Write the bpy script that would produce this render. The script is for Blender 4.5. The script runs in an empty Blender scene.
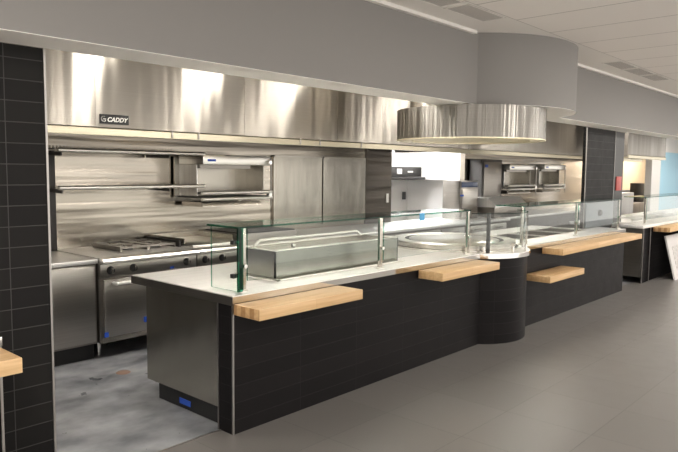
import bpy, bmesh, math, random
from mathutils import Vector, Matrix
random.seed(7)
C = bpy.context.scene.collection
SC = bpy.context.scene
PI = math.pi

# ---------------------------------------------------------------- materials
def newmat(name):
    m = bpy.data.materials.new(name); m.use_nodes = True
    nt = m.node_tree; b = nt.nodes['Principled BSDF']
    return m, nt, b
def nd(nt, t, **kw):
    n = nt.nodes.new(t)
    for k, v in kw.items():
        if hasattr(n, k) and k not in ('Scale',): setattr(n, k, v)
        else: n.inputs[k].default_value = v
    return n
def plain(name, col, rough=.5, metal=0., emit=None, es=1.0, spec=None):
    m, nt, b = newmat(name)
    b.inputs['Base Color'].default_value = (*col, 1)
    b.inputs['Roughness'].default_value = rough
    b.inputs['Metallic'].default_value = metal
    if spec is not None: b.inputs['Specular IOR Level'].default_value = spec
    if emit: 
        b.inputs['Emission Color'].default_value = (*emit, 1)
        b.inputs['Emission Strength'].default_value = es
    return m
def noise_col(nt, b, c1, c2, scale, detail=4, vec=None, stops=(.35, .65), sock='Base Color'):
    n = nd(nt, 'ShaderNodeTexNoise'); n.inputs['Scale'].default_value = scale; n.inputs['Detail'].default_value = detail
    r = nd(nt, 'ShaderNodeValToRGB')
    r.color_ramp.elements[0].position = stops[0]; r.color_ramp.elements[1].position = stops[1]
    r.color_ramp.elements[0].color = (*c1, 1); r.color_ramp.elements[1].color = (*c2, 1)
    if vec: nt.links.new(vec, n.inputs['Vector'])
    nt.links.new(n.outputs['Fac'], r.inputs['Fac'])
    if sock: nt.links.new(r.outputs['Color'], b.inputs[sock])
    return n, r
def geo_vec(nt, scale=(1, 1, 1)):
    g = nd(nt, 'ShaderNodeNewGeometry'); mp = nd(nt, 'ShaderNodeMapping')
    mp.inputs['Scale'].default_value = scale
    nt.links.new(g.outputs['Position'], mp.inputs['Vector'])
    return mp.outputs['Vector']
def steel(name, col=(.60, .565, .51), rough=.26, grain=(1, 1, 160), gstr=.25, wave=None, wstr=.0, aniso=0):
    """brushed stainless: fine grain across `grain`, broad sheet waviness across `wave`"""
    m, nt, b = newmat(name)
    b.inputs['Metallic'].default_value = 1
    b.inputs['Roughness'].default_value = rough
    if aniso:
        b.inputs['Anisotropic'].default_value = aniso; b.inputs['Anisotropic Rotation'].default_value = .25
        tg = nd(nt, 'ShaderNodeTangent'); tg.direction_type = 'UV_MAP'; tg.uv_map = 'UVMap'
        nt.links.new(tg.outputs['Tangent'], b.inputs['Tangent'])
    noise_col(nt, b, tuple(c*.93 for c in col), tuple(min(1, c*1.05) for c in col), 1.3, 3, geo_vec(nt, grain))
    n1 = nd(nt, 'ShaderNodeTexNoise'); n1.inputs['Scale'].default_value = 4; n1.inputs['Detail'].default_value = 2
    nt.links.new(geo_vec(nt, grain), n1.inputs['Vector'])
    bp = nd(nt, 'ShaderNodeBump'); bp.inputs['Strength'].default_value = gstr; bp.inputs['Distance'].default_value = .002
    nt.links.new(n1.outputs['Fac'], bp.inputs['Height'])
    last = bp
    if wave:
        n2 = nd(nt, 'ShaderNodeTexNoise'); n2.inputs['Scale'].default_value = 1; n2.inputs['Detail'].default_value = 2
        nt.links.new(geo_vec(nt, wave), n2.inputs['Vector'])
        b2 = nd(nt, 'ShaderNodeBump'); b2.inputs['Strength'].default_value = 1; b2.inputs['Distance'].default_value = wstr
        nt.links.new(n2.outputs['Fac'], b2.inputs['Height'])
        nt.links.new(bp.outputs['Normal'], b2.inputs['Normal']); last = b2
    nt.links.new(last.outputs['Normal'], b.inputs['Normal'])
    return m
def tile(name, w, h, c1, c2, grout, mortar=.0025, rough=.32, offx=0, offy=0, spec=.11):
    m, nt, b = newmat(name)
    uv = nd(nt, 'ShaderNodeUVMap'); mp = nd(nt, 'ShaderNodeMapping'); mp.inputs['Location'].default_value = (offx, offy, 0)
    nt.links.new(uv.outputs['UV'], mp.inputs['Vector'])
    br = nd(nt, 'ShaderNodeTexBrick'); br.offset = 0; br.squash = 1
    br.inputs['Scale'].default_value = 1; br.inputs['Brick Width'].default_value = w; br.inputs['Row Height'].default_value = h
    br.inputs['Mortar Size'].default_value = mortar; br.inputs['Mortar Smooth'].default_value = .1
    br.inputs['Color1'].default_value = (*c1, 1); br.inputs['Color2'].default_value = (*c2, 1); br.inputs['Mortar'].default_value = (*grout, 1)
    nt.links.new(mp.outputs['Vector'], br.inputs['Vector'])
    n = nd(nt, 'ShaderNodeTexNoise'); n.inputs['Scale'].default_value = 7; n.inputs['Detail'].default_value = 5
    nt.links.new(geo_vec(nt), n.inputs['Vector'])
    mr = nd(nt, 'ShaderNodeMapRange'); mr.inputs['To Min'].default_value = rough*.8; mr.inputs['To Max'].default_value = rough*1.25
    nt.links.new(n.outputs['Fac'], mr.inputs['Value']); nt.links.new(mr.outputs['Result'], b.inputs['Roughness'])
    mx = nd(nt, 'ShaderNodeMix', data_type='RGBA', blend_type='MULTIPLY'); mx.inputs['Factor'].default_value = .5
    rp = nd(nt, 'ShaderNodeValToRGB'); rp.color_ramp.elements[0].color = (.6, .6, .6, 1); rp.color_ramp.elements[1].color = (1, 1, 1, 1)
    nt.links.new(n.outputs['Fac'], rp.inputs['Fac'])
    nt.links.new(br.outputs['Color'], mx.inputs[6]); nt.links.new(rp.outputs['Color'], mx.inputs[7])
    nt.links.new(mx.outputs[2], b.inputs['Base Color'])
    b.inputs['Specular IOR Level'].default_value = spec
    bp = nd(nt, 'ShaderNodeBump'); bp.inputs['Strength'].default_value = .5; bp.inputs['Distance'].default_value = .003; bp.invert = True
    nt.links.new(br.outputs['Fac'], bp.inputs['Height']); nt.links.new(bp.outputs['Normal'], b.inputs['Normal'])
    return m
def glassm(name, tint, refl=1.0):
    m = bpy.data.materials.new(name); m.use_nodes = True; nt = m.node_tree; nt.nodes.clear()
    out = nd(nt, 'ShaderNodeOutputMaterial'); t = nd(nt, 'ShaderNodeBsdfTransparent'); g = nd(nt, 'ShaderNodeBsdfGlossy')
    t.inputs['Color'].default_value = (*tint, 1); g.inputs['Roughness'].default_value = .02
    f = nd(nt, 'ShaderNodeLayerWeight'); f.inputs['Blend'].default_value = .5
    pw = nd(nt, 'ShaderNodeMath', operation='POWER'); pw.inputs[1].default_value = 5
    nt.links.new(f.outputs['Facing'], pw.inputs[0])
    mu = nd(nt, 'ShaderNodeMath', operation='MULTIPLY_ADD'); mu.inputs[1].default_value = .9*refl; mu.inputs[2].default_value = .032*refl
    mx = nd(nt, 'ShaderNodeMixShader')
    nt.links.new(pw.outputs[0], mu.inputs[0]); nt.links.new(mu.outputs[0], mx.inputs['Fac'])
    nt.links.new(t.outputs[0], mx.inputs[1]); nt.links.new(g.outputs[0], mx.inputs[2]); nt.links.new(mx.outputs[0], out.inputs['Surface'])
    return m
def wood(name):
    m, nt, b = newmat(name)
    v = geo_vec(nt, (.9, 14, 22))
    n, r = noise_col(nt, b, (.55, .345, .165), (.70, .48, .26), 2.2, 6, v, (.3, .7), None)
    uv = nd(nt, 'ShaderNodeNewGeometry'); 
    br = nd(nt, 'ShaderNodeTexBrick'); br.offset = .37
    br.inputs['Scale'].default_value = 1; br.inputs['Brick Width'].default_value = .5; br.inputs['Row Height'].default_value = .042
    br.inputs['Mortar Size'].default_value = .0006
    br.inputs['Color1'].default_value = (1, 1, 1, 1); br.inputs['Color2'].default_value = (.90, .86, .80, 1); br.inputs['Mortar'].default_value = (.55, .42, .3, 1)
    nt.links.new(uv.outputs['Position'], br.inputs['Vector'])
    mx = nd(nt, 'ShaderNodeMix', data_type='RGBA', blend_type='MULTIPLY'); mx.inputs['Factor'].default_value = .8
    nt.links.new(r.outputs['Color'], mx.inputs[6]); nt.links.new(br.outputs['Color'], mx.inputs[7])
    nt.links.new(mx.outputs[2], b.inputs['Base Color']); b.inputs['Roughness'].default_value = .42
    return m

M = {}
M['steel'] = steel('stainless_steel', (.50, .47, .42))
M['hood'] = steel('hood_steel', (.40, .372, .33), .35, (.08, .08, 400), .03, (2.6, 2.6, .2), .04, .95)
M['drum'] = steel('drum_steel', (.30, .285, .26), .32, (.1, .1, 400), .03, (12, 12, .2), .03, .95)
M['backsteel'] = steel('backsplash_steel', (.47, .43, .37), .22, (.1, 1, 300), .05, (.35, 1, 8), .011, .5)
M['panelsteel'] = steel('wall_panel_steel', (.44, .415, .365), .26, (100, 1, 1), .25, (2, 2, .6), .03)
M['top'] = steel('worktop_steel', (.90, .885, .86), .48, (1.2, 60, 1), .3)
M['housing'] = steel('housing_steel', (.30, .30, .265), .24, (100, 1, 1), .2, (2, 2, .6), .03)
M['darksteel'] = steel('dull_steel', (.30, .28, .255), .34, (1, 1, 120), .3, (3, 3, .5), .02)
M['edge'] = steel('polished_edge_steel', (.62, .60, .56), .10, (1, 1, 60), .05)
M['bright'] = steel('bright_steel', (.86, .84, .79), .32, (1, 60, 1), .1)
M['underside'] = steel('hood_underside_lit_steel', (.90, .82, .62), .5, (1, 1, 80), .2)  # brightened warm to imitate griddle light bounced onto the drum underside
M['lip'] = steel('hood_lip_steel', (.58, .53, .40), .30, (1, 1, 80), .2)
M['frontdoor'] = steel('range_front_steel', (.42, .40, .37), .30, (1, 1, 120), .3)
M['blacktile'] = tile('black_wall_tile', .61, .1127, (.013, .012, .012), (.017, .016, .015), (.062, .06, .058), .0024, .5, offx=2.40, offy=-.04)
M['fronttile'] = tile('black_counter_tile', .61, .1127, (.009, .008, .0085), (.012, .0105, .011), (.02, .019, .019), .0018, .40, offy=.02)
M['floortile'] = tile('grey_floor_tile', .61, .61, (.165, .154, .145), (.18, .168, .158), (.125, .117, .11), .003, .34, offx=.22, offy=-.13, spec=.45)
M['black'] = plain('black_rubber', (.012, .012, .012), .5)
M['iron'] = plain('cast_iron', (.05, .047, .045), .45, .3)
M['chrome'] = plain('chrome', (.82, .8, .77), .08, 1)
M['aluminium'] = plain('satin_trim', (.42, .40, .38), .35, 1)
M['soffit'] = plain('grey_bulkhead_paint', (.245, .234, .224), .75)
M['litunderside'] = plain('bulkhead_underside_lit', (.93, .91, .87), .55)  # near-white colour stands in for counter light on the bulkhead underside
M['grate'] = plain('worn_grate_iron', (.32, .30, .27), .32, .85)
M['white'] = plain('white_paint', (.82, .80, .77), .6)
M['blue'] = plain('blue_tape', (.02, .08, .45), .6)
M['lightblue'] = plain('light_blue_tape', (.08, .38, .70), .5)
M['red'] = plain('red_enamel', (.42, .07, .06), .45)
M['outlet'] = plain('white_plastic', (.82, .8, .76), .4)
M['glass'] = glassm('clear_glass', (.955, .975, .965))
M['glassedge'] = glassm('green_glass_edge', (.10, .42, .30), .9)
M['wood'] = wood('butcher_block_maple')
M['handle'] = plain('satin_handle', (.85, .84, .80), .4, .6)
M['dull'] = plain('dull_grey_enamel', (.11, .105, .10), .5, .4)
M['display'] = plain('blue_display', (.02, .03, .07), .25, 0, (.10, .25, .6), .04)
M['lamp'] = plain('lit_lamp_diffuser', (1, 1, 1), .5, 0, (1, .94, .86), 48)
M['halllamp'] = plain('lit_hall_lamp', (1, 1, 1), .5, 0, (1, .95, .88), 75)
M['warmlamp'] = plain('lit_warm_lamp', (1, 1, 1), .5, 0, (1, .86, .66), 13)
M['coolamp'] = plain('lit_cool_lamp', (1, 1, 1), .5, 0, (.97, .98, 1), 26)
M['blackplate'] = plain('black_badge', (.01, .01, .01), .3)
M['letter'] = plain('badge_letter', (.75, .74, .70), .3, .6)
M['hotplate'] = steel('ground_griddle_plate', (.66, .64, .60), .30, (30, 30, 1), .2)
M['paleblue'] = plain('pale_blue_paint', (.45, .74, .90), .6)
M['beige'] = plain('beige_wall', (.46, .37, .25), .6)
M['grille'] = plain('grille_grey', (.30, .285, .27), .6)

# kitchen concrete floor
m, nt, b = newmat('dusty_concrete'); 
n, r = noise_col(nt, b, (.085, .09, .10), (.34, .345, .36), 2.4, 9, geo_vec(nt, (1, 1.4, 1)), (.30, .74))
b.inputs['Roughness'].default_value = .36
noise_rough, rr = noise_col(nt, b, (.25, .25, .25), (.6, .6, .6), 5, 4, geo_vec(nt), (.3, .7), 'Roughness')
M['concrete'] = m
# ceiling: long lay-in tiles with thin dark seams
m, nt, b = newmat('ceiling_tile')
g = nd(nt, 'ShaderNodeNewGeometry'); mp = nd(nt, 'ShaderNodeMapping'); mp.inputs['Location'].default_value = (-2.84+.69*20, .43+1.38*20, 0)
nt.links.new(g.outputs['Position'], mp.inputs['Vector'])
br = nd(nt, 'ShaderNodeTexBrick'); br.offset = 0
br.inputs['Scale'].default_value = 1; br.inputs['Brick Width'].default_value = .69; br.inputs['Row Height'].default_value = 1.38
br.inputs['Mortar Size'].default_value = .008; br.inputs['Mortar Smooth'].default_value = .2
br.inputs['Color1'].default_value = (.86, .82, .78, 1); br.inputs['Color2'].default_value = (.84, .80, .76, 1); br.inputs['Mortar'].default_value = (.46, .43, .40, 1)
nt.links.new(mp.outputs['Vector'], br.inputs['Vector']); nt.links.new(br.outputs['Color'], b.inputs['Base Color'])
b.inputs['Roughness'].default_value = .8
M['ceiling'] = m
M['ceilingband'] = plain('ceiling_band', (.80, .77, .73), .7)
# perforated grille (dots)
def perforated(name, base, hole, pitch, vec='obj'):
    m, nt, b = newmat(name)
    uv = nd(nt, 'ShaderNodeUVMap'); vo = nd(nt, 'ShaderNodeTexVoronoi'); vo.inputs['Scale'].default_value = 1/pitch; vo.inputs['Randomness'].default_value = 0
    nt.links.new(uv.outputs['UV'], vo.inputs['Vector'])
    r = nd(nt, 'ShaderNodeValToRGB'); r.color_ramp.elements[0].position = .30; r.color_ramp.elements[1].position = .38
    r.color_ramp.elements[0].color = (*hole, 1); r.color_ramp.elements[1].color = (*base, 1)
    nt.links.new(vo.outputs['Distance'], r.inputs['Fac']); nt.links.new(r.outputs['Color'], b.inputs['Base Color'])
    b.inputs['Roughness'].default_value = .6
    return m
M['perf'] = perforated('perforated_grille', (.60, .57, .54), (.30, .285, .27), .016)
M['perfwhite'] = perforated('perforated_white', (.62, .60, .58), (.22, .21, .2), .02)

# ---------------------------------------------------------------- mesh builder
class MB:
    def __init__(s): s.bm = bmesh.new(); s.mi = 0
    def face(s, vs, mi=None):
        try:
            f = s.bm.faces.new(vs); f.material_index = s.mi if mi is None else mi; return f
        except ValueError: return None
    def box(s, x0, x1, y0, y1, z0, z1, bev=0, mi=None, seg=2):
        vs = [s.bm.verts.new((x, y, z)) for z in (z0, z1) for y in (y0, y1) for x in (x0, x1)]
        fs = [s.face([vs[i] for i in q], mi) for q in ((0, 2, 3, 1), (4, 5, 7, 6), (0, 1, 5, 4), (2, 6, 7, 3), (0, 4, 6, 2), (1, 3, 7, 5))]
        if bev:
            es = list({e for f in fs for e in f.edges})
            bmesh.ops.bevel(s.bm, geom=es, offset=bev, segments=seg, affect='EDGES', profile=.5)
        return s
    def poly(s, pts, z0, z1, mi=None):
        lo = [s.bm.verts.new((x, y, z0)) for x, y in pts]; hi = [s.bm.verts.new((x, y, z1)) for x, y in pts]
        s.face(lo[::-1], mi); s.face(hi, mi); n = len(pts)
        for i in range(n): s.face([lo[i], lo[(i+1) % n], hi[(i+1) % n], hi[i]], mi)
        return s
    def sect(s, pts, x0, x1, mi=None):           # profile in (y,z) swept along x
        a = [s.bm.verts.new((x0, y, z)) for y, z in pts]; b = [s.bm.verts.new((x1, y, z)) for y, z in pts]
        s.face(a, mi); s.face(b[::-1], mi); n = len(pts)
        for i in range(n): s.face([a[i], b[i], b[(i+1) % n], a[(i+1) % n]], mi)
        return s
    def tube(s, pts, r, n=10, mi=None):
        pts = [Vector(p) for p in pts]; rings = []
        for i, p in enumerate(pts):
            d = (pts[min(i+1, len(pts)-1)] - pts[max(i-1, 0)]).normalized()
            u = d.orthogonal().normalized() if i == 0 else (rings_u - d*rings_u.dot(d)).normalized()
            rings_u = u; v = d.cross(u)
            rr = r[i] if isinstance(r, (list, tuple)) else r
            rings.append([s.bm.verts.new(p + u*math.cos(2*PI*k/n)*rr + v*math.sin(2*PI*k/n)*rr) for k in range(n)])
        for a, b in zip(rings, rings[1:]):
            for k in range(n): s.face([a[k], a[(k+1) % n], b[(k+1) % n], b[k]], mi)
        s.face(rings[0][::-1], mi); s.face(rings[-1], mi)
        return s
    def lathe(s, cx, cy, prof, n=48, a0=0, a1=2*PI, mi=None, close=False):
        full = abs(a1-a0-2*PI) < 1e-6; k = n if full else n+1; cols = []
        for i in range(k):
            a = a0 + (a1-a0)*i/n
            cols.append([s.bm.verts.new((cx+r*math.cos(a), cy+r*math.sin(a), z)) for r, z in prof])
        m = len(prof)
        for i in range(n):
            A, B = cols[i], cols[(i+1) % k]
            for j in range(m if close else m-1): s.face([A[j], B[j], B[(j+1) % m], A[(j+1) % m]], mi)
        if not full and close: s.face(cols[0], mi); s.face(cols[-1][::-1], mi)
        return s
    def turn(s, x, y, z):                        # lay a lathe on its back, facing -y
        for v in s.bm.verts: v.co = (v.co.x+x, y-v.co.z+.01, v.co.y+z)
        return s
    def build(s, name, mat, origin=(0, 0, 0), uvc=None, smooth=True):
        bm = s.bm
        bmesh.ops.remove_doubles(bm, verts=bm.verts, dist=1e-5)
        bmesh.ops.recalc_face_normals(bm, faces=bm.faces)
        uv = bm.loops.layers.uv.new('UVMap')
        for f in bm.faces:
            n = f.normal; ax = max(range(3), key=lambda i: abs(n[i]))
            for l in f.loops:
                p = l.vert.co
                if uvc and ax != 2:
                    th = math.atan2(p.y-uvc[1], p.x-uvc[0]); l[uv].uv = (th*uvc[2], p.z)
                else: l[uv].uv = ((p.x, p.y) if ax == 2 else (p.x, p.z) if ax == 1 else (p.y, p.z))
        for f in bm.faces: f.smooth = smooth
        for e in bm.edges:
            if len(e.link_faces) == 2 and e.calc_face_angle(0) > .6: e.smooth = False
        o = Vector(origin)
        for v in bm.verts: v.co -= o
        me = bpy.data.meshes.new(name); bm.to_mesh(me); bm.free()
        for mm in (mat if isinstance(mat, (list, tuple)) else [mat]): me.materials.append(mm)
        ob = bpy.data.objects.new(name, me); C.objects.link(ob)
        return ob
def tag(o, label, cat, group=None, kind=None):
    o['label'] = label; o['category'] = cat
    if group: o['group'] = group
    if kind: o['kind'] = kind
    return o
def thing(name, label, cat, loc=(0, 0, 0), group=None):
    o = bpy.data.objects.new(name, None); C.objects.link(o); o.location = loc; o.empty_display_size = .1
    return tag(o, label, cat, group)
def root_of(o):
    while o.parent: o = o.parent
    return o
def part(name, mb, mat, parent, label=None, **kw):
    o = mb.build(name, mat, root_of(parent).location, **kw); o.parent = parent
    if label: o['label'] = label
    return o
def single(name, mb, mat, label, cat, group=None, **kw):
    xs = [v.co for v in mb.bm.verts]
    org = ((min(v.x for v in xs)+max(v.x for v in xs))/2, (min(v.y for v in xs)+max(v.y for v in xs))/2, min(v.z for v in xs))
    o = mb.build(name, mat, org, **kw); o.location = org
    return tag(o, label, cat, group)
def struct(name, mb, mat, parent=None, **kw):
    o = mb.build(name, mat, (0, 0, 0), **kw)
    if parent: o.parent = parent
    else: o['kind'] = 'structure'
    return o
def copy_tree(o, parent=None):
    c = o.copy(); C.objects.link(c); c.parent = parent
    for ch in [x for x in C.objects if x.parent == o]: copy_tree(ch, c)
    return c
def arc(cx, cy, r, a0, a1, n): return [(cx+r*math.cos(a0+(a1-a0)*i/n), cy+r*math.sin(a0+(a1-a0)*i/n)) for i in range(n+1)]

# ---------------------------------------------------------------- setting
CEIL = 3.055
struct('floor', MB().box(-6, 26, -5.5, .13, -.1, 0), M['floortile'])  # cut short behind the camera so ambient light reaches the ceiling from below
struct('floor', MB().box(-6, 26, .13, 5.2, -.1, 0), M['concrete'])
struct('trim_7', MB().box(-6, 0, .124, .136, 0, .003), M['aluminium'])
struct('ceiling', MB().box(-9, 26, -12, -.43, CEIL, CEIL+.1), M['ceiling'])
struct('ceiling', MB().box(-9, 26, -.43, .42, CEIL, CEIL+.1), M['ceilingband'])
struct('ceiling', MB().box(-9, 26, .42, 3.2, CEIL-.1, CEIL), M['white'])
# bulkhead over the counter, with the rounded bulge
RX, RY, RR = 4.05, .76, 1.17
a0 = PI + math.asin((RY-.09)/RR); a1 = 2*PI - math.asin((RY-.09)/RR)
pts = [(-9, .09)] + arc(RX, RY, RR, a0, a1, 40) + [(26, .09), (26, .42), (-9, .42)]
struct('wall_front', MB().poly(pts, 2.37, CEIL), M['soffit'])
struct('lit_underside', MB().poly(pts, 2.367, 2.37), M['litunderside'])  # thin sheet whose pale colour imitates light bounced from below
# tiled wall ends
def tiled_end(name, x0, x1, y0, y1, z0=0, z1=2.364, trims=()):
    w = struct(name, MB().box(x0, x1, y0, y1, z0, z1), M['blacktile'])
    for tx in trims: struct('edge_trim', MB().box(tx-.006, tx+.006, y0-.006, y0+.006, z0, z1), M['aluminium'], w)
    return w
tiled_end('wall_left', -4, -.97, .42, .56, trims=(-.965,))
tiled_end('wall_right', 6.72, 7.86, .42, .47, trims=(6.722, 7.86))
# kitchen back wall with its openings
wb = MB(); wb.box(-4, 5.65, 3.1, 3.2, 0, CEIL-.1); wb.box(5.65, 7.87, 3.1, 3.2, 2.16, CEIL-.1); wb.box(5.65, 7.87, 3.1, 3.2, 0, .86); wb.box(7.87, 13.6, 3.1, 3.2, 0, CEIL-.1)
struct('wall_back', wb, M['backsteel'])
struct('trim_1', MB().box(5.02, 5.65, 3.085, 3.1, .9, 2.14), steel('bronze_dark_steel', (.13, .115, .10), .30, (.1, 1, 120), .3, (.4, 1, 6), .02))
struct('wall_left', MB().box(-4.1, -4, .42, 3.2, 0, CEIL-.1), M['white'])
# bright room behind the pass-through
struct('wall_back', MB().box(4.2, 8.7, 5.0, 5.1, 0, CEIL), M['white'])
struct('wall_right', MB().box(8.7, 8.8, 3.2, 5.1, 0, CEIL), M['white'])
struct('wall_left', MB().box(4.1, 4.2, 3.2, 5.1, 0, CEIL), M['white'])
struct('ceiling', MB().box(4.1, 8.8, 3.2, 5.1, CEIL-.1, CEIL), M['white'])
# far bay
struct('wall_back', MB().box(13.6, 19.5, 3.1, 3.2, 0, CEIL-.1), M['beige'])
struct('wall_right', MB().box(15.2, 26, 1.9, 2.0, 0, 2.27), M['paleblue'])
struct('wall_right', MB().box(15.2, 26, 1.9, 2.0, 2.27, CEIL), M['white'])
struct('wall_right', MB().box(15.26, 26, 2.0, 2.04, 0, CEIL-.1), M['white'])  # unseen white backing added to keep blue out of the steel reflections
struct('trim_2', MB().box(14.55, 15.25, 1.85, 2.0, 0, CEIL-.1), M['white'])

# ---------------------------------------------------------------- ceiling grilles
def grille(x0, label):
    t = thing('ceiling_grille', label, 'air grille', (x0+.31, -.29, CEIL), 'perforated grilles along the bulkhead')
    f = MB(); 
    for a in ((x0, x0+.63, -.41, -.395), (x0, x0+.63, -.19, -.175), (x0, x0+.015, -.41, -.175), (x0+.615, x0+.63, -.41, -.175)): f.box(*a, CEIL-.006, CEIL)
    part('frame', f, M['ceilingband'], t)
    part('perforated_panel', MB().box(x0+.015, x0+.615, -.395, -.19, CEIL-.003, CEIL), M['perf'], t)
grille(2.07, 'perforated grey ceiling grille nearest the rounded bulge, on its left')
grille(1.38, 'perforated grey ceiling grille cut by the top edge, left of another grille')
grille(5.57, 'perforated ceiling grille right of the bulge, nearest to it')
grille(6.26, 'perforated ceiling grille right of the bulge, middle of the three')
grille(6.95, 'perforated ceiling grille right of the bulge, farthest of the three')
# pale seam strip along the bulkhead (a slim white ledge)
struct('trim_3', MB().box(-9, 3.0, .05, .09, CEIL-.03, CEIL), M['ceilingband'])
struct('trim_4', MB().box(5.2, 26, .05, .09, CEIL-.03, CEIL), M['ceilingband'])

# ---------------------------------------------------------------- front counter
t = thing('serving_counter', 'long black tiled serving counter with a rounded bay and steel left end', 'counter', (0, 0, 0))
PC = (3.53, .33); PR = .55
dx = math.sqrt(PR**2 - (PC[1])**2)
f = MB(); f.box(0, PC[0]-dx, 0, .02, 0, .86); f.box(PC[0]+dx, 7.2, 0, .02, 0, .86); f.box(0, .02, .02, .15, 0, .86)
part('tiled_front', f, M['fronttile'], t)
a0 = PI + math.asin(PC[1]/PR); a1 = 2*PI - math.asin(PC[1]/PR)
part('rounded_bay', MB().lathe(*PC, [(PR, 0), (PR, .86), (PR-.02, .86), (PR-.02, 0)], 40, a0, a1, close=True), M['fronttile'], t, uvc=(PC[0], PC[1], PR))
for y in (0, .15): part('corner_trim', MB().box(-.004, .008, y-.005, y+.006, 0, .86), M['aluminium'], t)
part('end_panel', MB().box(0, .015, .157, 1.01, .15, .86), M['panelsteel'], t)
part('toe_kick', MB().box(.06, 6.68, .2, .95, 0, .15), M['black'], t)
part('carcass', MB().box(.02, 7.18, .03, .28, .15, .855), M['darksteel'], t)
part('carcass', MB().box(.02, 4.55, .28, 1.0, .15, .855), M['darksteel'], t)
part('back_panel', MB().box(4.55, 6.7, .98, 1.0, .15, .855), M['darksteel'], t)
part('far_end_panel', MB().box(7.18, 7.2, .02, .42, 0, .86), M['fronttile'], t)

wt = thing('countertop', 'long stainless steel countertop with deep polished front edge on the tiled counter', 'countertop', (3.5, .6, .86))
RE = .575; de = math.sqrt(RE**2-(PC[1]+.005)**2)
b0 = PI + math.asin((PC[1]+.005)/RE); b1 = 2*PI - math.asin((PC[1]+.005)/RE)
pp = [(-.005, -.005)] + arc(*PC, RE, b0, b1, 32) + [(4.5, -.005), (4.5, 1.2), (-.005, 1.2)]
def edge_top(mb, z0, z1): return mb
w = MB(); w.poly(pp, .862, .91)
for a in ((4.5, 6.72, -.005, .30), (4.5, 6.72, .80, 1.2), (6.45, 6.72, .30, .80), (4.5, 4.62, .30, .80), (5.16, 5.26, .30, .80), (5.80, 5.90, .30, .80), (6.72, 7.21, -.005, .415)):
    w.box(*a, .862, .91)
part('top_surface', w, M['top'], wt)
e = MB(); e.box(-.008, PC[0]-de, -.012, -.005, .862, .905); e.box(PC[0]+de, 7.215, -.012, -.005, .862, .905)
part('front_edge', e, M['edge'], wt, 'polished mirror-like front edge')
e = MB(); e.lathe(*PC, [(RE+.006, .862), (RE+.006, .906), (RE, .906), (RE, .862)], 32, b0, b1, close=True)
part('curved_edge', e, M['chrome'], wt)
e = MB(); e.box(-.012, -.005, -.012, 1.2, .85, .905)
part('side_edge', e, M['darksteel'], wt)
for x0, x1, lab in ((4.62, 5.16, 'left of the three steel drop-in food wells in the counter, next to the round griddle'), (5.26, 5.80, 'middle of the three steel drop-in food wells sunk in the counter'), (5.90, 6.45, 'right one of the three steel drop-in food wells, nearest the tiled wall end')):
    p = thing('food_well', lab, 'food well', ((x0+x1)/2, .55, .78), 'drop-in wells in the right part of the counter')
    g = MB(); z = .78
    g.box(x0, x1, .30, .80, z, z+.01); g.box(x0, x0+.006, .30, .80, z, .91); g.box(x1-.006, x1, .30, .80, z, .91); g.box(x0, x1, .30, .306, z, .91); g.box(x0, x1, .794, .80, z, .91)
    part('basin', g, M['darksteel'], p)
    g = MB(); g.box(x0-.02, x1+.02, .28, .30, .91, .918, .003); g.box(x0-.02, x1+.02, .80, .82, .91, .918, .003); g.box(x0-.02, x0, .30, .80, .91, .918); g.box(x1, x1+.02, .30, .80, .91, .918)
    part('rim', g, M['bright'], p)

# ---------------------------------------------------------------- wooden shelves
def shelf(x0, x1, z, label, zt=.07, d=.26):
    s = thing('wooden_shelf', label, 'shelf', ((x0+x1)/2, 0, z-zt), 'butcher-block tray shelves on the counter fronts')
    part('board', MB().box(x0, x1, -d, -.012, z-zt, z, .004), M['wood'], s)
    for x in (x0+.15, x1-.15):
        g = MB(); g.box(x-.02, x+.02, -d+.08, -.0, z-zt-.005, z-zt)
        part('bracket', g, M['iron'], s)
shelf(0.0, .98, .86, 'thick maple shelf at the near left corner of the counter, under the glass guard')
shelf(2.02, 3.0, .86, 'maple shelf on the counter just left of the rounded bay')
shelf(4.45, 7.15, .86, 'longest maple shelf, upper one right of the rounded bay')
shelf(4.05, 4.98, .6, 'low maple shelf on the black tile under the longest shelf', .07, .30)
shelf(-2.6, -1.40, .86, 'maple shelf end cut off by the left edge of the photo')
shelf(8.5, 11.2, .86, 'maple shelf on the far counter above the leaning grille panel')

# ---------------------------------------------------------------- glass guards
def glass_box(mb, x0, x1, y0, y1, z0, z1):
    """pane: slot 0 on its two broad faces, slot 1 (green edge) on the narrow ones"""
    d = (x1-x0, y1-y0, z1-z0); thin = d.index(min(d))
    vs = [mb.bm.verts.new((x, y, z)) for z in (z0, z1) for y in (y0, y1) for x in (x0, x1)]
    for q, ax in (((0, 2, 3, 1), 2), ((4, 5, 7, 6), 2), ((0, 1, 5, 4), 1), ((2, 6, 7, 3), 1), ((0, 4, 6, 2), 0), ((1, 3, 7, 5), 0)):
        mb.face([vs[i] for i in q], 0 if ax == thin else 1)
    return mb
G = [M['glass'], M['glassedge']]
def post(parent, x, y, z0=.91, z1=1.33, w=.02):
    p = part('post', MB().box(x-w, x+w, y-.012, y+.012, z0, z1, .003), M['steel'], parent)
    part('base_flange', MB().lathe(x, y, [(0, z0+.015), (.03, z0+.015), (.035, z0+.01), (.035, z0), (0, z0)], 20), M['bright'], p)
    part('clamp', MB().tube([(x, y-.035, z0+.17), (x, y+.02, z0+.17)], .014, 12), M['chrome'], p)
    return p
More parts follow.
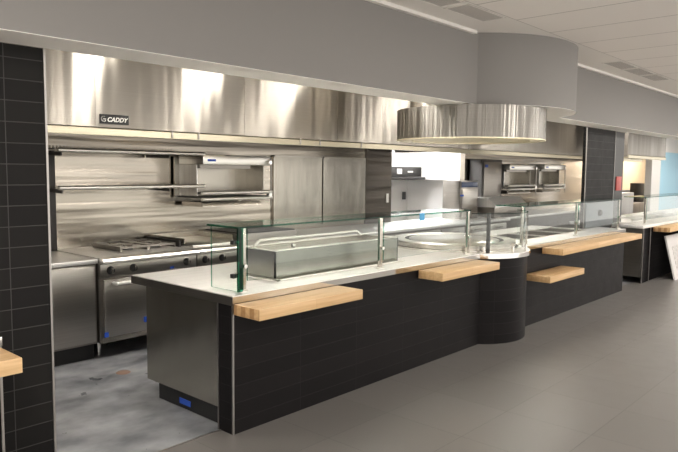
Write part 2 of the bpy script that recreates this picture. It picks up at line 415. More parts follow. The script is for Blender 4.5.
def guard(x0, x1, posts, label, endpanel=False, loc_y=.07):
    t = thing('sneeze_guard', label, 'glass guard', ((x0+x1)/2, loc_y, .91), 'glass guards on the counters')
    part('top_glass', glass_box(MB(), x0, x1, loc_y-.01, loc_y+.33, 1.33, 1.342), G, t)
    ps = sorted(posts)
    for a, b in zip(ps, ps[1:]):
        part('front_glass', glass_box(MB(), a+.03, b-.03, loc_y-.005, loc_y+.005, .98, 1.325), G, t)
    for x in ps:
        post(t, x, loc_y+.01)
    if endpanel:
        part('end_glass', glass_box(MB(), x0-.005, x0+.005, loc_y-.0, loc_y+.28, .915, 1.33), G, t)
        part('corner_glass_strip', glass_box(MB(), x0-.01, x0+.035, loc_y-.016, loc_y-.004, .915, 1.33), [M['glassedge'], M['glassedge']], t, 'green tinted edge strip')
        for z in (1.24, 1.02):
            part('black_clamp', MB().box(x0-.035, x0-.006, loc_y+.0, loc_y+.035, z-.014, z+.014, .003), M['black'], t)
    return t
guard(.10, 2.99, (.15, 1.60, 2.97), 'long glass sneeze guard at the near left end of the counter', True)
guard(4.10, 7.22, (4.12, 5.62, 7.15), 'glass sneeze guard over the drop-in wells right of the griddle')
guard(8.30, 12.8, (8.35, 10.5, 12.7), 'glass sneeze guard on the far counter by the pale blue wall')
# curved guard round the griddle
t = thing('curved_guard', 'curved clear glass guard wrapping the front of the round griddle', 'glass guard', (3.53, .0, .91))
g = MB(); ca, cb = math.radians(207), math.radians(333)
g.lathe(*PC, [(.545, .955), (.545, 1.30), (.537, 1.30), (.537, .955)], 28, ca, cb, close=True)
part('curved_glass', g, M['glass'], t)
part('glass_rim', MB().lathe(*PC, [(.547, 1.30), (.547, 1.306), (.535, 1.306), (.535, 1.30)], 28, ca, cb, close=True), M['glassedge'], t)
for a in (220, 255, 285, 318):
    x, y = PC[0]+.541*math.cos(math.radians(a)), PC[1]+.541*math.sin(math.radians(a))
    part('standoff', MB().tube([(x, y, .91), (x, y, .975)], .014, 12), M['chrome'], t)
p = part('dark_post', MB().box(3.155, 3.185, -.05, -.02, .91, 1.31, .003), M['iron'], t, 'dark upright post')

# left neighbour counter stub (its corner shows at the photo's left edge)
t = thing('side_counter', 'black tiled counter corner at the left edge of the photo', 'counter', (-2.5, .2, 0))
part('tiled_body', MB().box(-4, -1.40, 0, .41, 0, .86), M['fronttile'], t)
part('corner_trim', MB().box(-1.406, -1.394, -.006, .006, 0, .86), M['aluminium'], t)
part('steel_top', MB().box(-4, -1.39, -.01, .41, .862, .91, .004), M['edge'], t)

# ---------------------------------------------------------------- steel food housing on the counter
t = thing('food_housing', 'open-topped stainless box behind the left glass guard on the counter', 'food station', (1.35, .44, .91))
X0, X1, Y0, Y1, ZB, ZT = .60, 2.08, .26, .66, .91, 1.12
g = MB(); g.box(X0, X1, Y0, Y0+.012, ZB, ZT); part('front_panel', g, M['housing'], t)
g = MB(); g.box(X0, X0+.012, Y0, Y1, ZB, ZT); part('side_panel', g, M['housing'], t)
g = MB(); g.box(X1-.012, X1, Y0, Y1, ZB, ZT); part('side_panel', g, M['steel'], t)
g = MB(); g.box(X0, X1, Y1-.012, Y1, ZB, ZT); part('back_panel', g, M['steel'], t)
g = MB()
g.box(X0-.004, X1+.004, Y0-.004, Y0+.03, ZT, ZT+.006, .002); g.box(X0-.004, X1+.004, Y1-.03, Y1+.004, ZT, ZT+.006, .002)
g.box(X0-.004, X0+.03, Y0, Y1, ZT, ZT+.006, .002); g.box(X1-.03, X1+.004, Y0, Y1, ZT, ZT+.006, .002)
part('top_rim', g, M['bright'], t, 'bright folded rim')
part('inner_deck', MB().box(X0+.012, X1-.012, Y0+.012, Y1-.012, ZT-.06, ZT-.05), M['top'], t)
part('rail', MB().tube([(X0+.1, Y1-.05, ZT+.006), (X0+.16, Y1-.05, ZT+.045), (X1-.16, Y1-.05, ZT+.045), (X1-.1, Y1-.05, ZT+.006)], .011, 10), M['bright'], t)
part('knob', MB().tube([(X0+.28, Y0+.1, ZT), (X0+.28, Y0+.1, ZT+.03)], .018, 14), M['chrome'], t)
g = MB(); g.box(X0-.03, X0, .20, Y1+.03, .91, .922, .002); g.box(X0-.03, X1+.03, .20, .215, .91, .922, .002)
part('base_flange', g, M['bright'], t)

# ---------------------------------------------------------------- round griddle
GC = (3.55, .60)
t = thing('round_griddle', 'large round steel griddle set in the counter at the rounded bay', 'griddle', (*GC, .91))
part('outer_ring', MB().lathe(*GC, [(.66, .978), (.65, .986), (.545, .986), (.535, .978)], 72), M['bright'], t, 'bright flat top ring')
part('side_band', MB().lathe(*GC, [(.66, .925), (.66, .978)], 72), M['steel'], t)
part('grease_trough', MB().lathe(*GC, [(.535, .980), (.535, .974), (.488, .974)], 72), M['black'], t, 'black groove round the plate')
part('hot_plate', MB().lathe(*GC, [(0, .984), (.48, .984), (.49, .978), (.49, .972)], 72), M['hotplate'], t)
part('lower_band', MB().lathe(*GC, [(.69, .91), (.69, .925), (.66, .925)], 72), M['edge'], t)
for a in (236, 262, 300):
    x, y = GC[0]+.665*math.cos(math.radians(a)), GC[1]+.665*math.sin(math.radians(a))

# ---------------------------------------------------------------- round hood over the griddle
t = thing('round_hood', 'round stainless exhaust hood drum hanging over the round griddle', 'exhaust hood', (3.6, .5, 2.02))
HC = (3.625, .475); HR = .785
part('drum_shell', MB().lathe(*HC, [(HR, 2.045), (HR, 2.36)], 96), M['drum'], t, uvc=(HC[0], HC[1], HR))
part('top_plate', MB().lathe(*HC, [(0, 2.355), (HR, 2.36)], 96), M['steel'], t)
part('bottom_rim', MB().lathe(*HC, [(HR+.003, 2.05), (HR+.003, 2.04), (HR-.16, 2.04), (HR-.16, 2.05)], 96, close=True), M['underside'], t, 'underside ring, warm bright colour imitating bounced light')
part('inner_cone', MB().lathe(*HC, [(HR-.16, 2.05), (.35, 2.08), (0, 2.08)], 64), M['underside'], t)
for k in range(12):
    a = 2*PI*k/12+.2; g = MB(); g.box(HC[0]+HR*math.cos(a)-.002, HC[0]+HR*math.cos(a)+.002, HC[1]+HR*math.sin(a)-.002, HC[1]+HR*math.sin(a)+.002, 2.05, 2.36); part('seam', g, M['darksteel'], t)
part('duct', MB().lathe(*(3.6, .95), [(.25, 2.364), (.25, 2.95)], 32), M['steel'], t)

# ---------------------------------------------------------------- long exhaust hoods
def hood(x0, x1, seams, label, y0=1.75, y1=3.09, zb=2.045, zt=2.94, yb=None):
    t = thing('exhaust_hood', label, 'exhaust hood', ((x0+x1)/2, (y0+y1)/2, zb), None)
    xs = [x0]+list(seams)+[x1]
    for a, b in zip(xs, xs[1:]): part('front_panel', MB().box(a+.0015, b-.0015, y0, y0+.02, zb, zt), M['hood'], t)
    part('seam_cover', MB().box(x0, x1, y0+.004, y0+.016, zb, zt), M['darksteel'], t)
    part('left_end_panel', MB().box(x0-.01, x0, y0, y1, zb-.04, zt), M['darksteel'], t)
    part('right_end_panel', MB().box(x1, x1+.01, y0, y1, zb-.04, zt), M['darksteel'], t)
    part('top_panel', MB().box(x0, x1, y0, y1, zt-.02, zt), M['darksteel'], t)
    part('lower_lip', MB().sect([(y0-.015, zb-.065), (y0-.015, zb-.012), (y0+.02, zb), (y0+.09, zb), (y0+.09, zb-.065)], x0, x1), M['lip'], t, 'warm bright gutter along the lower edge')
    g = MB(); n = int((x1-x0)/.5)
    part('filter_bank', MB().sect([(y0+.35, zb+.18), (y0+.38, zb+.14), (y1-.25, zb+.55), (y1-.28, zb+.6)], x0, x1), M['darksteel'], t)
    return t
h1 = hood(-2.6, 5.73, (-1.4, .02, 1.55, 2.9, 3.72, 4.7), 'long stainless exhaust hood with a black badge, over the left ranges')
h2 = hood(5.75, 13.4, (7.3, 8.9, 10.5, 12.0), 'stainless exhaust hood right of the round hood, over the far broilers')
h3 = hood(9.9, 12.2, (11,), 'far stainless exhaust hood right of the tiled wall end', y0=.9, y1=1.6, zb=2.06, zt=2.9)
# badge with its lettering
bd = part('badge', MB().box(.052, .306, 1.738, 1.75, 2.072, 2.15, .002), M['blackplate'], h1, 'black badge with light lettering')
def text_mesh(body, size, parent, mat, x, y, z, shear=.25, sx=1.0):
    cu = bpy.data.curves.new('lettering', 'FONT'); cu.body = body; cu.size = size; cu.shear = shear; cu.extrude = .001; cu.space_character = 1.02; cu.offset = .0012
    ob = bpy.data.objects.new('tmp', cu); C.objects.link(ob); bpy.context.view_layer.update()
    me = bpy.data.meshes.new_from_object(ob.evaluated_get(bpy.context.evaluated_depsgraph_get()))
    bpy.data.objects.remove(ob)
    me.transform(Matrix.Translation(Vector((x, y, z))) @ Matrix.Rotation(PI/2, 4, 'X') @ Matrix.Diagonal((sx, 1, 1, 1)))
    o = root_of(parent).location; me.transform(Matrix.Translation(-Vector(o)))
    me.materials.clear(); me.materials.append(mat)
    l = bpy.data.objects.new('lettering', me); C.objects.link(l); l.parent = parent
    return l
text_mesh('CADDY', .050, bd, M['letter'], .110, 1.7365, 2.092, .3, 1.0)
g = MB(); 
R0 = .024; ccx, ccz = .083, 2.111
for i in range(14):
    a = math.radians(60+ i*19); b_ = math.radians(60+(i+1)*19)
    q = [(ccx+r*math.cos(u), 1.7365, ccz+r*math.sin(u)) for r, u in ((R0, a), (R0, b_), (R0*.72, b_), (R0*.72, a))]
    q2 = [(x, 1.7375, z) for x, y, z in q]
    A = [g.bm.verts.new(v) for v in q]; B = [g.bm.verts.new(v) for v in q2]
    g.face(A); g.face(B[::-1])
    for k in range(4): g.face([A[k], A[(k+1) % 4], B[(k+1) % 4], B[k]])
g.box(ccx-.006, ccx+.02, 1.7365, 1.7375, ccz-.004, ccz+.003)
part('emblem', g, M['letter'], bd)
# small conduit fittings on hood lip
for x in (.72, 1.0, 2.3, 2.6, 3.3):
    part('hanger_clip', MB().box(x-.008, x+.008, 1.725, 1.737, 1.985, 2.05, .002), M['aluminium'], h1)

# ---------------------------------------------------------------- cookline
def knob(parent, x, y, z, r=.031):
    k = part('knob', MB().tube([(x, y+.012, z), (x, y, z), (x, y-.03, z)], [r*1.25, r*1.2, r*.85], 20), M['black'], parent)
    part('bezel', MB().lathe(0, 0, [(r*1.25, 0), (r*1.55, 0), (r*1.55, .006), (r*1.25, .006)], 20, close=True).turn(x, y, z), M['chrome'], k)
    part('knob_grip', MB().box(x-.006, x+.006, y-.042, y-.028, z-r*.8, z+r*.8, .002), M['chrome'], k, 'chrome grip')
t = thing('steel_cabinet', 'plain stainless base cabinet left of the range', 'cabinet', (-1.2, 2.65, 0))
part('body', MB().box(-2.6, .225, 2.2, 3.09, .15, .875), M['darksteel'], t)
part('door', MB().box(-.62, .205, 2.18, 2.2, .17, .86, .004), M['frontdoor'], t)
part('top', MB().box(-2.6, .225, 2.16, 3.09, .875, .915, .004), M['top'], t)
part('toe_kick', MB().box(-2.6, .225, 2.27, 3.0, 0, .15), M['black'], t)

def oven_range(x0, x1, label, knobs, door=True, burners=True, doors=None, gx=None):
    t = thing('gas_range', label, 'range', ((x0+x1)/2, 2.6, 0), 'ranges on the cookline')
    part('body', MB().box(x0, x1, 2.17, 3.08, .15, .89), M['darksteel'], t)
    for a in (x0+.05, x1-.05):
        for y in (2.3, 3.0): part('leg', MB().tube([(a, y, 0), (a, y, .15)], [.018, .025], 12), M['chrome'], t)
    part('control_panel', MB().box(x0+.003, x1-.003, 2.145, 2.17, .735, .865, .004), M['frontdoor'], t)
    part('bull_nose', MB().sect([(2.17, .865), (2.09, .875), (2.075, .895), (2.09, .915), (2.17, .925)], x0, x1), M['bright'], t, 'bright rolled front ledge')
    part('cooktop', MB().box(x0, x1, 2.17, 3.08, .89, .92), M['top'], t)
    for kx in knobs: knob(t, kx, 2.143, .805)
    if door:
        for (a, b) in (doors or [(x0+.03, x1-.03)]):
            d = part('door', MB().box(a, b, 2.14, 2.17, .20, .72, .006), M['frontdoor'], t)
            part('door_handle', MB().tube([(a+.09, 2.14, .685), (a+.10, 2.095, .685), (b-.10, 2.095, .685), (b-.09, 2.14, .685)], .017, 12), M['handle'], d)
        part('kick_plate', MB().box(x0+.02, x1-.02, 2.16, 2.17, .15, .195), M['steel'], t)
    if burners:
        x0, x1 = gx; nx = 2
        for i in range(nx):
            for j in range(2):
                cx = x0+(x1-x0)*(i+.5)/nx; cy = 2.58+.27*j
                bnr = part('burner', MB().lathe(cx, cy, [(0, .945), (.045, .945), (.05, .935), (.05, .92)], 20), M['iron'], t)
        for i in range(nx):
            for j in range(2):
                cx = x0+(x1-x0)*(i+.5)/nx; cy = 2.58+.27*j; h = (x1-x0)/nx/2-.008; gg = MB(); z = .945
                for s in (-1, 1):
                    gg.box(cx-h, cx+h, cy+s*.125-.007, cy+s*.125+.007, z, z+.02); gg.box(cx+s*h-.007, cx+s*h+.007, cy-.132, cy+.132, z-.025, z+.02)
                    gg.box(cx+s*.05 if s > 0 else cx-h, cx+h if s > 0 else cx-.05, cy-.006, cy+.006, z, z+.018)
                    gg.box(cx-.006, cx+.006, cy+.05 if s > 0 else cy-.13, cy+.13 if s > 0 else cy-.05, z, z+.018)
                part('grate', gg, M['grate'], t)
    return t
r1 = oven_range(.235, 1.26, 'gas range with open burners and an oven door at the left of the cookline', (.335, .56, 1.14), doors=[(.27, .72), (.75, 1.22)], gx=(.60, 1.22))
part('side_rail', MB().box(1.235, 1.25, 2.4, 3.02, .92, .985), M['iron'], r1, 'dark raised side rail')
r2 = oven_range(1.265, 1.95, 'griddle-topped range behind the near glass guard, right of the open burners', (1.365, 1.575), True, False)
g = MB(); g.box(1.29, 1.92, 2.24, 3.05, .92, .945, .004); part('griddle_plate', g, M['bright'], r2)
g = MB(); g.box(1.29, 1.92, 3.03, 3.05, .945, 1.0); g.box(1.29, 1.30, 2.4, 3.05, .945, 1.0); g.box(1.91, 1.92, 2.4, 3.05, .945, 1.0); part('splash_guard', g, M['steel'], r2)
r3 = oven_range(1.955, 2.90, 'charbroiler range behind the steel food housing, ahead of the plain worktable', (2.1, 2.3, 2.5, 2.7), True, False)
part('broiler_body', MB().box(2.0, 2.86, 2.35, 3.05, .92, 1.0, .004), M['darksteel'], r3)
g = MB()
for k in range(26): g.box(2.02+k*.032, 2.034+k*.032, 2.37, 3.03, 1.0, 1.015)
part('char_grate', g, M['iron'], r3)

t = thing('worktable', 'long stainless worktable along the back wall behind the griddle', 'worktable', (5.4, 2.6, 0))
part('table_top', MB().box(2.92, 7.86, 2.15, 3.09, .87, .91, .004), M['top'], t)
part('under_cabinet', MB().box(2.94, 7.84, 2.2, 3.05, 0, .87), M['darksteel'], t)
for i in range(7):
    x = 2.98+i*.69
    d = part('door', MB().box(x, x+.66, 2.18, 2.2, .16, .84, .004), M['frontdoor'], t)
    part('door_handle', MB().tube([(x+.2, 2.18, .78), (x+.2, 2.15, .78), (x+.46, 2.15, .78), (x+.46, 2.18, .78)], .008, 8), M['chrome'], d)
t = thing('worktable', 'stainless worktable under the far broilers at the right', 'worktable', (10.6, 2.6, 0))
part('table_top', MB().box(7.9, 13.4, 2.3, 3.09, .87, .91, .004), M['top'], t)
part('under_cabinet', MB().box(7.92, 13.38, 2.35, 3.05, 0, .87), M['darksteel'], t)

# stainless wall panels
for x0, x1, lab in ((3.13, 4.05, 'left one of two large brushed steel panels on the back wall'), (4.06, 5.0, 'right one of two large brushed steel panels on the back wall, beside the dark wall strip')):
    t = thing('wall_panel', lab, 'wall panel', ((x0+x1)/2, 3.09, 1.0), 'brushed steel panels on the back wall')
    part('sheet', MB().box(x0+.02, x1-.01, 3.072, 3.095, .98, 1.885), M['panelsteel'], t)
    g = MB(); g.box(x0, x0+.02, 3.066, 3.098, .96, 1.905); g.box(x0, x1, 3.066, 3.098, 1.885, 1.905)
    part('frame', g, M['steel'], t)
single('wall_outlet', MB().box(5.51, 5.57, 3.070, 3.084, 1.22, 1.36, .004), M['outlet'], 'white electrical outlet plate on the dark wall strip left of the bright opening', 'outlet')
single('corner_post', MB().box(.10, .24, 2.98, 3.07, .916, 1.9, .003), M['iron'], 'dark steel upright at the left end of the back wall, above the plain cabinet', 'post')

# wall shelves
def wall_shelf(z, label, slats):
    t = thing('wall_shelf', label, 'shelf', (.9, 2.8, z-.03), 'steel wall shelves over the range')
    if slats:
        g = MB()
        for k in range(36): 
            x = .12+k*.0445; g.tube([(x, 2.62, z-.005), (x, 3.07, z-.005)], .006, 6)
        part('slats', g, M['bright'], t)
        part('rear_rail', MB().box(.10, 1.70, 3.05, 3.08, z-.02, z), M['steel'], t)
        g = MB()
        pz = [(.12, z-.01)]
        for k in range(44): x = .12+k*.0355; pz += [(x, z+.045), (x+.012, z+.045), (x+.012, z+.004), (x+.0355, z+.004)]
        pz += [(.12+44*.0355, z-.01)]
        A = [g.bm.verts.new((x, 3.035, q)) for x, q in pz]; B = [g.bm.verts.new((x, 3.045, q)) for x, q in pz]
        g.face(A); g.face(B[::-1])
        for k in range(len(A)): g.face([A[k], A[(k+1) % len(A)], B[(k+1) % len(A)], B[k]])
        part('comb_strip', g, M['steel'], t)
    else:
        part('deck', MB().box(.10, 1.70, 2.62, 3.08, z-.004, z), M['steel'], t)
    part('front_rail', MB().tube([(.10, 2.61, z-.008), (1.70, 2.61, z-.008)], .021, 12), M['bright'], t, 'bright rounded front rail')
    for x in (.14, 1.28):
        g = MB(); g.bm.verts.index_update()
        a = [g.bm.verts.new(v) for v in ((x, 3.08, z-.02), (x, 2.64, z-.02), (x, 2.64, z-.06), (x, 3.08, z-.05))]; b = [g.bm.verts.new(v.co+Vector((.012, 0, 0))) for v in a]
        g.face(a); g.face(b[::-1])
        for k in range(4): g.face([a[k], b[k], b[(k+1) % 4], a[(k+1) % 4]])
        part('bracket', g, M['iron'], t)
wall_shelf(1.885, 'upper slatted steel wall shelf over the gas range, just under the hood', True)
wall_shelf(1.54, 'lower flat steel wall shelf over the gas range', False)

# salamander broilers
def salamander(x0, x1, yf, z0, z1, label, post_side=True, door_dark=False):
    yb = 3.07
    t = thing('salamander_broiler', label, 'broiler', ((x0+x1)/2, (yf+yb)/2, z0), 'wall-hung salamander broilers')
    h = z1-z0
    part('hood_box', MB().box(x0, x1, yf, yb, z1-.11, z1, .008), M['bright'], t, 'bright top housing')
    part('side_panel', MB().box(x0, x0+.012, yf+.12, yb, z0+.12, z1-.11), M['top'], t)
    part('side_panel', MB().box(x1-.012, x1, yf+.12, yb, z0+.12, z1-.11), M['steel'], t)
    part('back_panel', MB().box(x0-.06, x1, yb-.02, yb, z0+.1, z1-.02), M['panelsteel'], t)
    part('firebox', MB().box(x0+.02, x1-.25, yf+.08, yb-.05, z1-.15, z1-.11), M['darksteel'], t)
    for z in (z0+.155, z0+.085):
        part('grid_rail', MB().tube([(x0-.02, yf, z), (x1+.01, yf, z)], .020, 12), M['bright'], t)
    g = MB(); g.box(x0+.0, x1, yf+.02, yb-.03, z0+.098, z0+.11)
    for k in range(24): g.box(x0+.02+k*(x1-x0-.06)/24, x0+.028+k*(x1-x0-.06)/24, yf+.02, yb-.05, z0+.14, z0+.15)
    part('broiler_grid', g, M['iron'] , t)
    part('drip_tray', MB().sect([(yf+.04, z0), (yf+.04, z0+.012), (yf+.06, z0+.05), (yb-.04, z0+.05), (yb-.04, z0)], x0+.02, x1-.12), M['steel'], t)
    g = MB(); xm = (x0+x1)/2
    g.tube([(xm, yf+.03, z0+.06), (xm, yf-.05, z0+.05)], [.008, .013], 10); part('lever', g, M['chrome'], t)
    part('upright', MB().tube([(x1-.005, yf-.01, z0-.02), (x1-.005, yf-.01, z1-.03)], .010, 10), M['darksteel'], t)
    for z in (z0+.12, z1-.075): part('corner_knob', MB().tube([(x1-.03, yf+.02, z), (x1-.03, yf-.03, z)], .024, 14), M['chrome'], t)
    part('maker_plate', MB().box(x0+.06, x0+.17, yf-.004, yf, z1-.075, z1-.05, .001), M['blue'], t, 'small blue oval plate')
    return t
salamander(1.68, 2.66, 2.60, 1.30, 1.875, 'steel salamander broiler at the right end of the wall shelves, under the long hood')
salamander(8.84, 9.95, 2.7, 1.30, 1.87, 'left one of the two far steel broilers under the right hood')
salamander(10.36, 11.37, 2.7, 1.30, 1.89, 'right one of the two far steel broilers, nearest the tiled wall end')

# combi unit by the pass-through
t = thing('control_cabinet', 'narrow grey steel cabinet with a blue display beside the bright opening', 'cabinet', (7.2, 2.75, .91))
part('body', MB().box(6.92, 7.50, 2.6, 2.95, .91, 1.56, .006), M['darksteel'], t)
part('display', MB().box(6.95, 7.47, 2.59, 2.6, 1.45, 1.54, .002), M['display'], t, 'dark panel with blue read-outs')
part('door', MB().box(6.96, 7.46, 2.585, 2.6, .95, 1.42, .004), M['frontdoor'], t)
t = thing('covered_warmer', 'low bright steel warmer with a sloped lid behind the griddle', 'food warmer', (7.9, 2.5, .91))
part('body', MB().box(7.6, 8.75, 2.32, 2.8, .91, 1.10, .008), M['darksteel'], t)
part('lid', MB().sect([(2.30, 1.10), (2.30, 1.14), (2.45, 1.26), (2.8, 1.26), (2.8, 1.10)], 7.58, 8.77), M['top'], t, 'bright sloped lid')
t = thing('dark_oven', 'dark steel oven body standing left of the two far broilers', 'oven', (8.2, 2.9, .91))  # oven body in its own even dull grey
part('body', MB().box(8.0, 8.75, 2.82, 3.08, .91, 1.95, .006), M['dull'], t)
part('door', MB().box(8.05, 8.7, 2.80, 2.82, 1.0, 1.9, .004), M['darksteel'], t)

# things in the bright room
t = thing('monitor_shelf', 'dark shelf on the white wall seen through the bright opening', 'shelf', (8, 4.7, 1.56))
part('board', MB().box(7.0, 8.69, 4.3, 4.99, 1.55, 1.60, .003), M['iron'], t)
t = thing('wall_controller', 'dark control box with a white read-out on the shelf in the bright opening', 'control box', (8, 4.6, 1.6))
part('housing', MB().box(7.25, 8.45, 4.45, 4.8, 1.605, 1.80, .006), M['iron'], t)
part('readout', MB().box(7.6, 7.75, 4.44, 4.45, 1.66, 1.76, .002), M['outlet'], t, 'white read-out')
part('label_strip', MB().box(7.95, 8.12, 4.44, 4.45, 1.69, 1.72, .002), M['outlet'], t)
single('wall_cupboard', MB().box(8.35, 8.69, 3.3, 4.4, 1.55, 2.6, .004), M['white'], 'white cupboard hanging at the right of the bright opening', 'cupboard')
single('door_latch', MB().box(8.52, 8.60, 4.96, 5.0, 1.12, 1.28, .006), M['iron'], 'small dark latch on the white wall inside the bright opening', 'latch')

# ---------------------------------------------------------------- right end
t = thing('access_panel', 'grey service panel with a black round knob low on the right tiled wall end', 'panel', (7.2, .41, .92))
part('plate', MB().box(6.75, 7.83, .395, .418, .92, 1.28, .004), plain('blue_grey_panel', (.16, .18, .20), .4, .5), t)
part('round_knob', MB().tube([(7.25, .395, 1.12), (7.25, .36, 1.12)], [.05, .042], 20), M['black'], t)
struct('steel_post', MB().box(7.867, 8.30, .43, .47, .93, 2.36), plain('dark_grey_cladding', (.04, .039, .038), .45, .1))  # dark steel post right of the tiled wall end, ending above the countertop
single('fire_alarm', MB().box(7.98, 8.20, .412, .431, 1.44, 1.66, .004), M['red'], 'red alarm plate on the dark steel post', 'alarm')

t = thing('far_counter', 'black tiled counter beyond the gap, at the right edge of the photo', 'counter', (8.4, 0, 0))
g = MB(); g.box(8.40, 14.5, 0, .02, 0, .86); g.box(8.05, 8.40, 0, .02, 0, .86); part('tiled_front', g, M['fronttile'], t)
for x in (8.05, 8.40): part('corner_trim', MB().box(x-.01, x+.006, -.008, .004, 0, .86), M['aluminium'], t)
part('steel_side', MB().box(8.02, 8.05, .01, 1.0, .1, .86), M['darksteel'], t)
part('carcass', MB().box(8.06, 14.5, .02, 1.0, .1, .855), M['darksteel'], t)
single('countertop', MB().box(7.98, 14.6, -.015, 1.15, .862, .91, .004), M['top'], 'bright steel countertop on the far black counter', 'countertop')
for x0, y0, lab in ((8.6, .35, 'white rectangular tray on the far countertop, the near one'), (9.9, .35, 'white rectangular tray on the far countertop, behind the near one')):
    tt = MB(); tt.box(x0, x0+1.0, y0, y0+.45, .911, .925); 
    for a in ((x0, x0+1.0, y0, y0+.02), (x0, x0+1.0, y0+.43, y0+.45), (x0, x0+.02, y0, y0+.45), (x0+.98, x0+1.0, y0, y0+.45)): tt.box(*a, .925, .965)
    single('serving_tray', tt, M['white'], lab, 'tray', 'white trays on the far counter')
# leaning perforated panel
t = thing('grille_panel', 'pale perforated return-air panel leaning against the far counter', 'panel', (9.4, -.1, 0))
def lean(mb, x0, x1, z0, z1, th, mi=None, off=0):
    s = math.tan(math.radians(14)); pts = []
    sect = [(-.30+z0*s*1.0+off, z0), (-.30+z1*s+off, z1), (-.30+z1*s+th+off, z1), (-.30+z0*s+th+off, z0)]
    return mb.sect(sect, x0, x1)
part('panel_board', lean(MB(), 8.78, 9.95, 0, .70, .025), plain('pale_panel', (.56, .54, .53), .6), t)
part('perforated_face', lean(MB(), 8.98, 9.75, .16, .52, .01, off=-.006), M['perfwhite'], t)
# pipework at the far end of the main counter
t = thing('pipe_fittings', 'steel valve and pipes in the gap between the two counters', 'pipework', (7.6, .3, 0))
part('pipe', MB().tube([(7.45, .3, 0), (7.45, .3, .72), (7.55, .3, .78), (7.8, .3, .78)], .025, 12), M['steel'], t)
part('valve_box', MB().box(7.38, 7.62, .2, .36, .45, .68, .01), M['steel'], t)
part('handle', MB().tube([(7.45, .3, .6), (7.45, .16, .62), (7.6, .12, .7)], .014, 10), M['iron'], t)
part('drain_pipe', MB().tube([(7.72, .35, 0), (7.72, .35, .84)], .035, 12), M['darksteel'], t)
# far kitchen bay
t = thing('far_stove', 'dark stove under the far hood against the beige wall', 'stove', (15, 2.8, 0))
part('body', MB().box(13.8, 16.6, 2.3, 3.05, 0, .95, .01), M['darksteel'], t)
part('back_splash', MB().box(13.8, 16.6, 2.98, 3.05, .95, 1.25, .01), M['iron'], t)
single('stock_pot', MB().lathe(15.9, 2.6, [(0, .955), (.18, .955), (.18, 1.45), (.17, 1.45), (.17, .965), (0, .965)], 24), M['iron'], 'black pot on the far stove near the dark steel post', 'pot')
single('far_cabinet', MB().box(11.3, 13.0, 1.75, 2.2, 0, 1.28, .01), M['darksteel'], 'grey steel cabinet standing behind the far counter glass', 'cabinet')

# ---------------------------------------------------------------- small items
def tape(x0, x1, y0, y1, z0, z1, lab, mat='blue'):
    single('masking_tape', MB().box(x0, x1, y0, y1, z0, z1), M[mat], lab, 'tape', 'bits of blue masking tape')
tape(.055, .0605, .55, .68, .03, .07, 'blue masking tape on the black toe kick under the steel counter end')
tape(.26, .30, 2.135, 2.14, .205, .25, 'blue tape on the lower left corner of the oven door')
tape(.66, .72, 2.13, 2.14, .28, .33, 'blue tape on the oven door beside the counter end')
tape(.95, .99, 2.135, 2.142, .755, .775, 'blue tape on the range control panel between the knob pairs')
tape(2.12, 2.19, .052, .058, 1.28, 1.345, 'light blue tape hanging from the glass shelf edge by the griddle', 'lightblue')
tape(6.90, 7.0, 2.578, 2.586, 1.3, 1.33, 'tiny blue tape on the narrow cabinet door')
tape(8.08, 8.17, 2.79, 2.801, 1.80, 1.85, 'blue tape on the dark oven body near the top')
single('floor_drain', MB().lathe(.19, 1.70, [(0, .006), (.05, .006), (.06, .0)], 24), plain('drain_brass', (.30, .20, .15), .5, .4), 'small round brownish floor drain cover on the concrete by the range', 'drain')

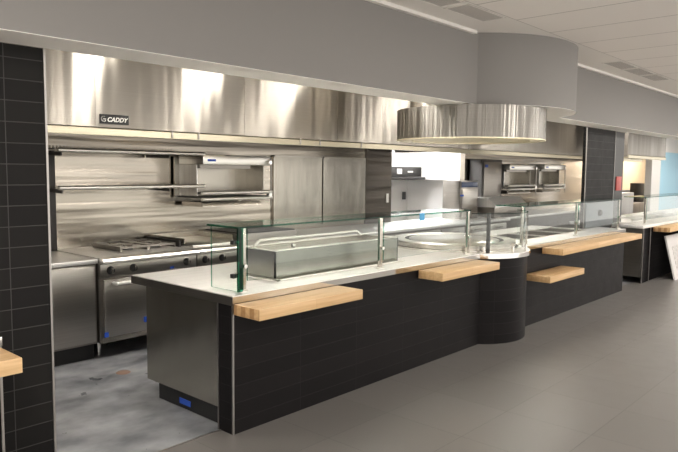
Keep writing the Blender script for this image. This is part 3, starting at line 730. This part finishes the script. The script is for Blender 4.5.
# ---------------------------------------------------------------- lamps
def lamp(x0, x1, y0, y1, z, label, mat, grp, name='ceiling_light'):
    t = thing(name, label, 'lamp', ((x0+x1)/2, (y0+y1)/2, z), grp)
    part('diffuser', MB().box(x0, x1, y0, y1, z-.02, z-.012), M[mat], t)
    g = MB(); g.box(x0-.02, x1+.02, y0-.02, y1+.02, z-.012, z); part('housing', g, M['white'], t)
for i, x in enumerate((-2.2, -.85, .3, 1.55, 2.7, 4.9, 6.6, 8.4, 10.6, 14.8)):
    lamp(x, x+.10, .70, 1.5, CEIL-.1, 'ceiling troffer above the kitchen aisle', 'lamp', 'ceiling troffers above the kitchen aisle')
for x, x1 in ((.1, 1.3), (1.9, 3.1), (8.0, 9.4), (11, 12.4)):
    lamp(x, x1, 2.62, 2.72, 2.66, 'lamp strip up inside an exhaust hood', 'warmlamp', 'lamps inside the exhaust hoods', 'hood_light')
lamp(15.6, 17.2, 2.3, 2.6, CEIL-.1, 'unseen light added to brighten the far kitchen bay', 'lamp', 'ceiling troffers above the kitchen aisle')  # unseen lamp added to brighten the beige back wall
for x in (5.0, 6.9):
    lamp(x, x+1.2, 3.6, 4.1, CEIL-.1, 'ceiling light of the bright back room', 'coolamp', 'lights of the bright back room')
for x, y in ((-3, -2.2), (-3, -5.4), (.2, -5.4), (3.6, -3.6), (3.6, -6.6), (7.5, -2.6), (7.5, -5.6), (11, -2.6), (11, -5.6), (15, -2.6), (15, -5.6)):
    lamp(x, x+.35, y, y+.6, CEIL, 'ceiling light of the dining hall outside the photo', 'halllamp', 'ceiling lights of the dining hall')

# world: soft ambient of the big hall
wd = bpy.data.worlds.new('hall'); SC.world = wd; wd.use_nodes = True
wd.node_tree.nodes['Background'].inputs['Color'].default_value = (1, .95, .89, 1)
wd.node_tree.nodes['Background'].inputs['Strength'].default_value = 1.0

# ---------------------------------------------------------------- camera
cam = bpy.data.cameras.new('camera'); co = bpy.data.objects.new('camera', cam); C.objects.link(co)
cam.sensor_width = 36; cam.lens = 650.502/678*36; cam.clip_start = .05
F = Vector((0.73952046, 0.66782061, -0.08441045)); R = Vector((0.67076086, -0.74161697, 0.00917282)); U = Vector((0.05647442, 0.06340272, 0.99638885))
mt = Matrix((R, U, -F)).transposed().to_4x4(); mt.translation = Vector((-2.57507, -3.23154, 1.70942))
co.matrix_world = mt
SC.camera = co
SC.view_settings.view_transform = 'Standard'; SC.view_settings.look = 'None'; SC.view_settings.gamma = 1
SC.view_settings.exposure = .75
